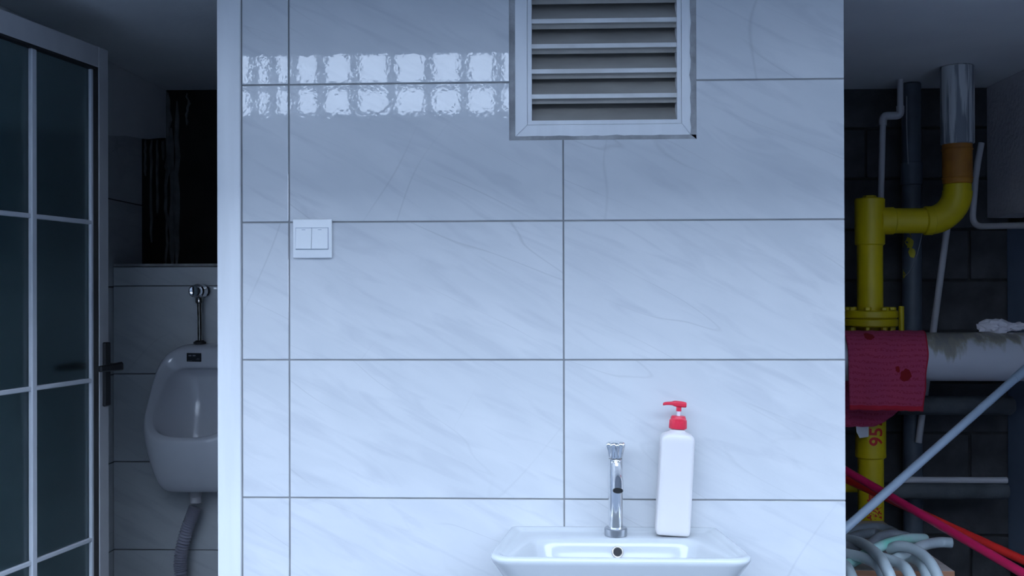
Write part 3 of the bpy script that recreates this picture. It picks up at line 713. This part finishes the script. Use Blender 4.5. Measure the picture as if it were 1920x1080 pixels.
# ================================================================== PUMP BOTTLE
bY = -0.043
bb = pt(1260, 1003, bY)
pb = thing('pump_bottle', 'milky white square pump bottle with red pump on the basin rim', 'bottle', (bb.x, bY, DECK))
LEAN = math.radians(3.3)
def lean(o):
    for v in o.data.vertices:
        p = v.co.copy(); c, s = math.cos(LEAN), math.sin(LEAN)
        v.co = Vector((bb.x + p.x * c + p.z * s, bY + p.y, DECK + 0.0024 - p.x * s + p.z * c))
def rrect(hx, hy, r, z, n=6):
    out = []
    for cx, cy, a0 in ((hx - r, hy - r, 0), (-(hx - r), hy - r, 90), (-(hx - r), -(hy - r), 180), (hx - r, -(hy - r), 270)):
        for k in range(n):
            a = math.radians(a0 + 90 * k / (n - 1)); out.append((cx + r * math.cos(a), cy + r * math.sin(a), z))
    return out
HB_ = 0.214
bm = bmesh.new()
loft(bm, [rrect(0.030, 0.018, 0.006, 0.0), rrect(0.0345, 0.0215, 0.008, 0.0015), rrect(0.0365, 0.0235, 0.009, 0.007), rrect(0.0365, 0.0235, 0.009, 0.03), rrect(0.0360, 0.0235, 0.009, 0.12),
          rrect(0.0355, 0.023, 0.009, 0.188), rrect(0.0362, 0.0235, 0.010, 0.194), rrect(0.0362, 0.0235, 0.010, HB_ - 0.012), rrect(0.034, 0.0225, 0.010, HB_ - 0.004), rrect(0.028, 0.0200, 0.012, HB_ + 0.001),
          rrect(0.0185, 0.0175, 0.0165, HB_ + 0.004), rrect(0.0165, 0.0165, 0.016, HB_ + 0.007), rrect(0.0160, 0.0160, 0.0159, HB_ + 0.012)])
o = obj('body', bm, BOTTLEW, pb, True, 1); lean(o)
zc0 = HB_ + 0.0115
bm = bmesh.new(); loops = []
for z, r in ((0, 0.0182), (0.0015, 0.0188), (0.0175, 0.0182), (0.0185, 0.0170)):
    loops.append([((r + 0.0003 * math.cos(24 * th)) * math.cos(th), (r + 0.0003 * math.cos(24 * th)) * math.sin(th), zc0 + z) for th in [2 * math.pi * k / 96 for k in range(96)]])
loft(bm, loops); o = obj('collar', bm, REDPLASTIC, pb); lean(o)
bm = bmesh.new(); lathe(bm, [(0.0162, 0.0185), (0.0162, 0.0225), (0.0140, 0.0265), (0.006, 0.027)], (0, 0, zc0), (0, 0, 1), 40); o = obj('collar_cap', bm, REDPLASTIC, pb); lean(o)
bm = bmesh.new(); lathe(bm, [(0.0040, 0.027), (0.0040, 0.040)], (0, 0, zc0), (0, 0, 1), 20); o = obj('stem', bm, CLEARSTEM, pb); lean(o)
zh = zc0 + 0.0365
bm = bmesh.new(); lathe(bm, [(0.0056, 0), (0.0056, 0.009)], (0, 0, zh), (0, 0, 1), 24); o = obj('pump_neck', bm, REDPLASTIC, pb); lean(o)
bm = bmesh.new()
def sect(x, zlo, zhi, hy): 
    r = min(hy, (zhi - zlo) / 2) * 0.6; out = []
    for cy, cz, a0 in ((hy - r, zhi - r, 0), (-(hy - r), zhi - r, 90), (-(hy - r), zlo + r, 180), (hy - r, zlo + r, 270)):
        for k in range(5):
            a = math.radians(a0 + 90 * k / 4); out.append((x, cy + r * math.cos(a), cz + r * math.sin(a)))
    return out
H0 = zh + 0.008
loft(bm, [sect(0.0155, H0 + 0.002, H0 + 0.0105, 0.006), sect(0.0150, H0 + 0.0005, H0 + 0.012, 0.008), sect(0.004, H0 + 0.0005, H0 + 0.0135, 0.0085), sect(-0.008, H0 + 0.0012, H0 + 0.0138, 0.008), sect(-0.0130, H0 + 0.003, H0 + 0.0132, 0.0065),
          sect(-0.0140, H0 + 0.0042, H0 + 0.0115, 0.0048), sect(-0.026, H0 + 0.0040, H0 + 0.0108, 0.0042), sect(-0.0315, H0 + 0.0026, H0 + 0.0092, 0.0040), sect(-0.0345, H0 + 0.0022, H0 + 0.0072, 0.0034)])
o = obj('pump_head', bm, REDPLASTIC, pb, True, 1); lean(o)

# ================================================================== PIPE ALCOVE
def vx(px, py, Y): return pt(px, py, Y).x
def vz(px, py, Y): return pt(px, py, Y).z
# ---- yellow gas pipe
GY = 1.50; GR = 0.0445
gx = vx(1631.5, 600, GY); gx2 = vx(1795, 330, GY)
zbr = vz(1700, 414, GY)
gp = thing('gas_pipe', 'thick yellow painted gas pipe with flange, tee and elbow in the alcove', 'pipe', (gx, GY, 0.0))
def cyl(name, m, parent, c, h0, h1, r, axis=(0, 0, 1), ch=0.004, seg=36):
    bm = bmesh.new(); lathe(bm, [(r - ch, h0), (r, h0 + ch), (r, h1 - ch), (r - ch, h1)], c, axis, seg); return obj(name, bm, m, parent)
O = (gx, GY, 0)
zf0, zf1 = vz(1630, 612, GY), vz(1630, 582, GY)
zs1, zs0 = vz(1635, 795, GY), vz(1635, 858, GY)
cyl('riser', YELLOW, gp, O, 0.0, zf1 - 0.01, GR)
cyl('riser', YELLOW, gp, O, zf1 - 0.01, zbr - 0.06, GR)
cyl('sleeve', YELLOW, gp, O, zs0, zs1 + 0.10, GR + 0.008)
zt0, zt1 = vz(1631, 460, GY), vz(1631, 372, GY)
tee = cyl('tee_fitting', YELLOW, gp, O, zt0, zt1, GR + 0.007)
cyl('end_plug', YELLOW, tee, O, zt1, zt1 + 0.010, 0.024, seg=6)
cyl('tee_neck', YELLOW, tee, (gx, GY, zbr), 0.03, 0.085, GR + 0.004, (1, 0, 0))
ze_ = vz(1795, 350, GY); R_ = 0.105
cyl('branch', YELLOW, gp, (gx, GY, zbr), 0.08, gx2 - gx - R_ + 0.01, GR, (1, 0, 0))
cyl('elbow_collar', YELLOW, gp, (gx2 - R_, GY, zbr), -0.012, 0.02, GR + 0.007, (1, 0, 0))
bm = bmesh.new()
tube(bm, [(gx2 - R_ + R_ * math.sin(a), GY, zbr + R_ - R_ * math.cos(a)) for a in [math.pi / 2 * k / 14 for k in range(15)]], GR + 0.006, 36); obj('elbow', bm, YELLOW, gp)
zo0, zo1, zg1 = vz(1795, 346, GY), vz(1795, 271, GY), CEIL - 0.001
cyl('elbow_collar', YELLOW, gp, (gx2, GY, 0), zbr + R_ - 0.004, zo0 + 0.004, GR + 0.003)
cyl('primed_section', ORANGE, gp, (gx2, GY, 0), zo0 + 0.002, zo1 + 0.01, GR + 0.006)
cyl('weld_ring', ORANGE, gp, (gx2, GY, 0), zo0 + 0.018, zo0 + 0.026, GR + 0.0085, ch=0.003)
cyl('weld_ring', ORANGE, gp, (gx2, GY, 0), zo1 - 0.022, zo1 - 0.014, GR + 0.0085, ch=0.003)
g_ = cyl('ceiling_sleeve', GALV, gp, (gx2 + 0.001, GY, 0), zo1, zg1, GR + 0.0125); g_['label'] = 'paint-streaked grey metal sleeve'
# flange with bolts
fr_ = (vx(1682, 596, GY) - gx)
zfm = (zf0 + zf1) / 2
fl1 = cyl('flange', YELLOW, gp, O, zfm + 0.001, zf1, fr_); fl2 = cyl('flange', YELLOW, gp, O, zf0, zfm - 0.001, fr_)
for k in range(8):
    a = math.radians(22.5 + 45 * k - 90); p = (gx + (fr_ - 0.020) * math.cos(a), GY + (fr_ - 0.020) * math.sin(a), 0)
    cyl('bolt', YELLOW, fl1, p, zf1, zf1 + 0.012, 0.013, ch=0.002, seg=6); cyl('bolt', YELLOW, fl2, p, zf0 - 0.016, zf0, 0.011, ch=0.002, seg=6)
# stencilled lettering wrapped round the pipe, read with the head tilted left
def wrap_text(s, size, zc, r, ang0, bold=0.0014):
    t = text_mesh(s, size, 0.0, bold)
    for ax, n in (((1, 0, 0), 30), ((0, 1, 0), 30)):
        for i in range(-n, n):
            bmesh.ops.bisect_plane(t, geom=t.verts[:] + t.edges[:] + t.faces[:], plane_co=Vector(ax) * (i * 0.005), plane_no=ax)
    for v in t.verts:
        x, y = -v.co.y, v.co.x                       # turned a quarter left
        a = ang0 + x / r
        v.co = Vector((gx + r * math.sin(a), GY - r * math.cos(a), zc + y))
    obj('stencil_lettering', t, REDINK, gp, False)
wrap_text('957', 0.066, vz(1637, 810, GY - 0.05), GR + 0.0095, 0.12)
wrap_text('燃气', 0.056, vz(1638, 948, GY - 0.05), GR + 0.0012, 0.12)
# far yellow pipe stub seen beside it
yb_ = 1.62
cyl('valve_stub', YELLOW, gp, (vx(1598, 915, yb_), yb_, vz(1598, 915, yb_)), -0.10, 0.062, 0.016, (1, 0, 0), seg=20)
cyl('side_lug', YELLOW, gp, (vx(1690, 600, 1.56), 1.56, 0), vz(1690, 640, 1.56), vz(1690, 574, 1.56), 0.010, ch=0.002, seg=16)

# ---- paper tag caught under the cloth
tp = [pt(x, y, 1.41) for x, y in ((1604, 790), (1629, 790), (1628.5, 819), (1612, 821.5), (1606, 810))]
bm = bmesh.new(); prism(bm, [(p.x, p.z) for p in tp], 1.41, 1.4115)
tag(obj('paper_tag', bm, PAPER, None, False), 'small white paper tag hanging below the red cloth', 'tag')

# ---- big white drain pipe
BY_ = 1.31; BR = 0.0815
zbp = (vz(1745, 624.5, BY_) + vz(1745, 713, BY_)) / 2
bigp = tag(obj('drain_pipe', (lambda b: (lathe(b, [(BR - 0.002, 0), (BR, 0.002), (BR, RX - APX - 0.021), (BR - 0.002, RX - APX - 0.019)], (APX + 0.001, BY_, zbp), (1, 0, 0), 56), b)[1])(bmesh.new()), BIGPIPE), 'thick stained white plastic pipe running across the alcove', 'pipe')
# ---- plaster crumbs on it
for px, s_, n in ((1868, 0.055, 'plaster_lump'), (1908, 0.03, 'plaster_lump')):
    bm = bmesh.new(); bmesh.ops.create_icosphere(bm, subdivisions=3, radius=1.0)
    c = pt(px, 620, BY_)
    for v in bm.verts:
        k = 1 + 0.45 * mnoise.noise(v.co * 2.3 + Vector((px, 0, 0))) + 0.25 * mnoise.noise(v.co * 6)
        v.co = Vector((c.x + v.co.x * s_ * k, BY_ + 0.005 + v.co.y * s_ * 0.5 * k, zbp + BR + 0.019 + v.co.z * s_ * 0.46 * k))
    tag(obj(n, bm, ROUGHPLASTER, None, False), 'larger crumbled plaster lump on the thick white pipe' if s_ > 0.04 else 'smaller plaster crumb on the thick white pipe by the blue-grey panel', 'plaster lump')

# ---- red cloth over the pipe
NU, NV = 48, 64
r_c = BR + 0.0055
xa, xb = vx(1589.5, 640, BY_ - BR), vx(1747, 640, BY_ - BR)
zfb = vz(1660, 769, BY_ - BR); front = zbp - zfb
def back_len(u): return (zbp - vz(1620, 801, BY_ + BR)) * (1 - 0.42 * max(0, (u - 0.45) / 0.55) ** 1.5)
bm = bmesh.new(); uvl = bm.loops.layers.uv.new('cloth'); rows = []; UVs = {}
q = r_c * math.pi / 2
for i in range(NU + 1):
    u = i / NU; col = []
    for j in range(NV + 1):
        vmin = -(q + back_len(u)); vmax = q + front
        v = vmin + (vmax - vmin) * j / NV
        if v < -q: y, z = BY_ + r_c, zbp + (v + q)
        elif v > q: y, z = BY_ - r_c, zbp - (v - q)
        else: a = v / r_c; y, z = BY_ - r_c * math.sin(a), zbp + r_c * math.cos(a)
        drop = max(0, abs(v) - q * 0.8) / 0.2
        wob = 0.5 + 0.5 * math.sin(u * 15 + 1.2 + 2 * math.sin(u * 4)); wob *= 0.011 * min(1, drop)
        y += -wob if v > 0 else min(wob, 0.008)
        xr = xb - (0.033 * max(0, v) / (q + front) if v > 0 else 0)
        x = xa + (xr - xa) * u + 0.0015 * math.sin(v * 60) * (u > 0.95)
        z += 0.0008 * math.sin(u * 40 + v * 90) - (0.004 * (u - 0.5) * max(0, v) / 0.3)
        vert = bm.verts.new((x, y, z)); col.append(vert); UVs[vert] = (u * 0.282, v)
    rows.append(col)
for a, b in zip(rows, rows[1:]):
    for j in range(NV):
        f = bm.faces.new((a[j], b[j], b[j + 1], a[j + 1]))
        for lp in f.loops: lp[uvl].uv = UVs[lp.vert]
cl = tag(obj('cleaning_cloth', bm, CLOTH, None, True, 0, 9), 'stained red printed cloth draped over the thick white pipe', 'cloth')
so = cl.modifiers.new('thickness', 'SOLIDIFY'); so.thickness = 0.0028; so.offset = 0.0

# ---- thin white water pipe with two elbows
WYp = 1.72; wr = 0.0115
P0 = Vector((vx(1688, 180, WYp), WYp, CEIL - 0.001)); P1 = pt(1688, 216, WYp); P2 = pt(1655.5, 218, WYp); P3 = pt(1652, 362, WYp); P3 = pt(1651.5, 378, WYp); P4 = pt(1628, 770, WYp)
P1.z = P2.z = (P1.z + P2.z) / 2
wp = thing('water_pipe', 'thin white plastic water pipe with two elbows dropping from the ceiling', 'pipe', (P4.x, WYp, P4.z))
def pipe_seg(name, m, parent, a, b, r, seg=18):
    bm = bmesh.new(); tube(bm, [a, b], r, seg); return obj(name, bm, m, parent)
pipe_seg('pipe_run', PVCW, wp, P0, P1, wr); pipe_seg('pipe_run', PVCW, wp, P1, P2, wr); pipe_seg('pipe_run', PVCW, wp, P2, P3, wr); pipe_seg('pipe_run', PVCW, wp, P3, P4, wr)
for a, c, b in ((P0, P1, P2), (P1, P2, P3)):
    d1 = (a - c).normalized() * 0.036; d2 = (b - c).normalized() * 0.036
    bm = bmesh.new(); tube(bm, bend(c + d1, c, c + d2, 0.018, 8), wr + 0.0035, 20); obj('elbow', bm, PVCW, wp)

# ---- dark grey soil pipe with a coupling
SY = 1.80; sr = 0.040; sx = vx(1709, 300, SY)
sp2 = thing('soil_pipe', 'dark grey upright plastic pipe with a coupling behind the yellow pipe', 'pipe', (sx, SY, 0))
cyl('pipe_run', PVCDARK, sp2, (sx, SY, 0), 0.0, CEIL - 0.001, sr - 0.004)
cyl('coupling', PVCDARK, sp2, (sx, SY, 0), vz(1709, 348, SY), vz(1709, 304, SY), sr + 0.001)
yf_ = mk('yellow_paint_flake', (0.62, 0.50, 0.01), (0.5, 0.4, 0.01), 20, 0.6)
for px, py, s_ in ((1698, 447, 0.022), (1707, 455, 0.013), (1711, 474, 0.012), (1695, 513, 0.012), (1692, 490, 0.007)):
    bm = bmesh.new(); bmesh.ops.create_circle(bm, cap_ends=True, cap_tris=True, radius=s_, segments=14)
    c = pt(px, py, SY - sr)
    for v in bm.verts:
        k = 1 + 0.5 * mnoise.noise(Vector((v.co.x * 90, v.co.y * 90, px)))
        x = c.x + v.co.x * k; dx = max(-sr + 0.0045, min(sr - 0.0045, x - sx)); v.co = Vector((sx + dx, SY - math.sqrt((sr - 0.004) ** 2 - dx * dx) - 0.0012, c.z + v.co.y * k * 1.5))
    obj('paint_splash', bm, yf_, sp2, False)
bm = bmesh.new(); tube(bm, spline([pt(1700, 180, SY - 0.05), pt(1700, 240, SY - 0.05), pt(1702, 290, SY - 0.05), pt(1703, 308, SY - 0.05)], 6), 0.0022, 8)
tag(obj('hanging_wire', bm, WIRE), 'thin pale wire hanging beside the dark grey pipe from the ceiling', 'wire')
bm = bmesh.new(); tube(bm, spline([pt(1732, 425, 1.60), pt(1727, 447, 1.62), pt(1720, 475, 1.65), pt(1708, 505, 1.70), pt(1696, 519, 1.74)], 6), 0.0014, 8)
tag(obj('loose_wire', bm, WIRE), 'loose curved wire trailing below the yellow branch pipe', 'wire')

# ---- slanting white conduit
CYp = 1.74
a = pt(1776, 425, CYp); b = pt(1722, 830, CYp); a = a + (a - b) * 0.05
bm = bmesh.new(); tube(bm, [a, b], 0.0125, 20)
cdt = tag(obj('slanted_conduit', bm, PVCW), 'slanting white plastic conduit passing behind the thick white pipe', 'conduit')
# ---- bent white conduit on the plaster edge
bcp = [pt(1840, 268, 1.66), pt(1834, 300, 1.66), pt(1829, 335, 1.66)]
bcp += bend(pt(1829, 335, 1.66), pt(1822, 425, 1.66), Vector((PX - 0.02, 1.40, pt(1915, 422, 1.40).z)), 0.05, 10)[1:]
bm = bmesh.new(); tube(bm, [p for p in bcp] + [Vector((PX - 0.02, 0.02, bcp[-1].z))], 0.0115, 18)
tag(obj('bent_conduit', bm, PVCW), 'bent white conduit running along the lower edge of the plaster', 'conduit')

# ---- two dark iron pipes with one white pipe lying on the lower one
IY = 1.60
def hpipe(name, px0, px1, py0, py1, Y, m, label, cat):
    z0, z1 = vz((px0 + px1) / 2, py1, Y), vz((px0 + px1) / 2, py0, Y); r = (z1 - z0) / 2
    x0, x1 = vx(px0, py0, Y), vx(px1, py0, Y)
    bm = bmesh.new(); lathe(bm, [(r - 0.004, 0), (r, 0.004), (r, x1 - x0 - 0.012), (r - 0.006, x1 - x0 - 0.002), (r * 0.55, x1 - x0)], (x0, Y, (z0 + z1) / 2), (1, 0, 0), 36)
    return tag(obj(name, bm, m), label, cat), (z0 + z1) / 2, r, x0, x1
hpipe('iron_pipe', 1682, 1900, 742, 778, IY, IRON, 'dark iron pipe just below the thick white pipe', 'pipe')
_, zi, ri, xi0, xi1 = hpipe('iron_pipe', 1668, 1890, 904, 936, IY, IRON, 'dark iron pipe with a thin white pipe lying on it', 'pipe')
bm = bmesh.new(); tube(bm, [(xi0 + 0.03, IY - 0.010, zi + ri + 0.0095), (xi1 - 0.008, IY - 0.010, zi + ri + 0.0095)], 0.0115, 18)
tag(obj('white_rod', bm, PVCW), 'thin white plastic pipe lying along the lower dark iron pipe', 'pipe')

# ---- blue-grey sheet panel on the right side wall
pzt = vz(1895, 432, 1.78); pn = thing('sheet_panel', 'blue-grey sheet panel standing against the right wall of the alcove', 'panel', (RX - 0.01, 1.3, 0.33))
bm = bmesh.new(); bx(bm, RX - 0.016, RX - 0.0005, 0.35, 1.90, ptx(1885, 1028, RX - 0.016).z, zb - 0.03, 0.002); obj('sheet', bm, PANEL, pn, False)
bm = bmesh.new(); bx(bm, RX - 0.030, RX - 0.0005, 0.35, 1.90, ptx(1885, 1028, RX - 0.016).z - 0.05, ptx(1885, 1028, RX - 0.016).z, 0.004); obj('base_rail', bm, BLACKRUB, pn, False)

# ---- poles
def pole(name, a, b, r, m, label, extra=None):
    t = thing(name, label, 'pole', tuple(a)); bm = bmesh.new(); tube(bm, [a, b], r, 20); obj('shaft', bm, m, t)
    return t
def extend(a, b, xl, xr):
    d = b - a; return a + d * ((xl - a.x) / d.x), a + d * ((xr - a.x) / d.x)
a, b = extend(pt(1587, 989, 0.66), pt(1905, 708, 1.0), APX + 0.02, RX - 0.045)
t = pole('grey_pole', a, b, 0.0125, POLEGREY, 'slim grey-blue metal pole slanting up across the alcove')
c = pt(1905, 708, 1.0); d_ = (b - a).normalized(); bm = bmesh.new(); tube(bm, [c - d_ * 0.01, c + (b - c) * 0.98], 0.0138, 20); obj('grip_sleeve', bm, POLEGREY, t)
a, b = extend(pt(1587, 883, 1.20), pt(1920, 1076, 0.62), APX + 0.02, RX - 0.045)
pole('crimson_pole', a, b, 0.0130, POLEPINK, 'glossy crimson pole slanting down to the right of the alcove')
a, b = extend(pt(1587, 899, 1.26), pt(1920, 1051, 0.80), APX + 0.02, RX - 0.045)
pole('red_pole', a, b, 0.0130, POLERED, 'matt red pole lying just behind the crimson pole')

# ---- plywood box with hoses on top
BZ = 0.555
bxf = ptz(1790, 1071, BZ); bxb = ptz(1652, 976, BZ)
x1 = bxf.x; y0 = bxf.y; y1 = min(bxb.y, GY - GR - 0.015)
wbx = thing('plywood_box', 'plywood box standing in the alcove under the coiled hoses', 'box', ((APX + x1) / 2, (y0 + y1) / 2, 0))
bm = bmesh.new(); bx(bm, APX + 0.004, x1, y0 + 0.0012, y1, BZ - 0.016, BZ, 0.001); obj('top_board', bm, WOOD, wbx, False)
bm = bmesh.new(); bx(bm, APX + 0.004, x1, y0, y0 + 0.001, BZ - 0.0155, BZ - 0.0005); obj('board_edge', bm, WOODEDGE, wbx, False)
for xx0, xx1, yy0, yy1 in ((APX + 0.01, x1 - 0.01, y0 + 0.012, y0 + 0.024), (APX + 0.01, x1 - 0.01, y1 - 0.024, y1 - 0.012), (APX + 0.01, APX + 0.022, y0 + 0.0245, y1 - 0.0245), (x1 - 0.022, x1 - 0.01, y0 + 0.0245, y1 - 0.0245)):
    bm = bmesh.new(); bx(bm, xx0, xx1, yy0, yy1, 0.0, BZ - 0.0165, 0.001); obj('side_board', bm, WOOD, wbx, False)

hs_ = thing('coiled_hose', 'tangle of pale translucent hose heaped on the plywood box', 'hose', (x1 - 0.2, (y0 + y1) / 2, BZ))
HR = 0.0155
def strand(pix, lv, m, tail=0):
    P = [ptz(x, y, BZ + HR + 0.002 + l * 0.028) for (x, y), l in zip(pix, lv)]
    if tail: P.append(P[-1] + Vector((0.01, -0.03, -0.05))); P.append(P[-1] + Vector((0.006, -0.008, -0.12)))
    bm = bmesh.new(); tube(bm, spline(P, 12), HR, 16, True, lambda t: HR * (1 if t < 0.97 else math.sqrt(max(0.05, 1 - ((t - 0.97) / 0.03) ** 2)))); obj('hose_loop', bm, m, hs_)
strand([(1575, 1006), (1600, 996), (1622, 990), (1648, 989), (1674, 997), (1690, 1010)], [0, 0.2, .3, .3, .1, 0], HOSED)
strand([(1570, 1022), (1592, 1010), (1612, 1003), (1640, 1000), (1660, 1006)], [0, 0, 0, 0, 0], HOSED)
strand([(1625, 1032), (1636, 1017), (1650, 1007), (1672, 1002), (1700, 1007), (1722, 1022)], [0, .3, .6, .7, .5, 0], HOSED)
strand([(1575, 1066), (1590, 1058), (1612, 1046), (1636, 1031), (1672, 1017), (1702, 1010), (1740, 1010)], [0, 0, .3, 1.1, 1.5, 1.4, 1.2], HOSEG)
strand([(1660, 1060), (1676, 1050), (1708, 1034), (1734, 1022), (1762, 1017), (1788, 1018)], [0, .2, .9, 1.0, 1.0, 1.0], HOSEW)
strand([(1570, 1024), (1590, 1025), (1604, 1028), (1625, 1033)], [.5, .5, .5, .4], HOSED)
strand([(1565, 1034), (1590, 1039), (1616, 1045), (1640, 1056), (1652, 1070)], [.8, .8, .9, .9, .6], HOSEW, 1)
strand([(1570, 1010), (1592, 1012), (1617, 1019), (1643, 1038), (1660, 1062)], [.8, 1.0, 1.4, 1.9, 1.8], HOSEW, 1)
strand([(1640, 1046), (1658, 1047), (1686, 1057), (1702, 1072)], [1.0, 1.0, 1.0, .8], HOSEW, 1)
strand([(1668, 1030), (1684, 1024), (1708, 1028), (1732, 1042), (1750, 1065)], [1.0, 1.6, 1.7, 1.4, .7], HOSEW, 1)
strand([(1690, 1044), (1710, 1046), (1726, 1056), (1735, 1072)], [.3, .3, .3, .2], HOSEW, 1)
strand([(1570, 1052), (1585, 1060), (1594, 1075)], [.3, .3, .2], HOSEW, 1)
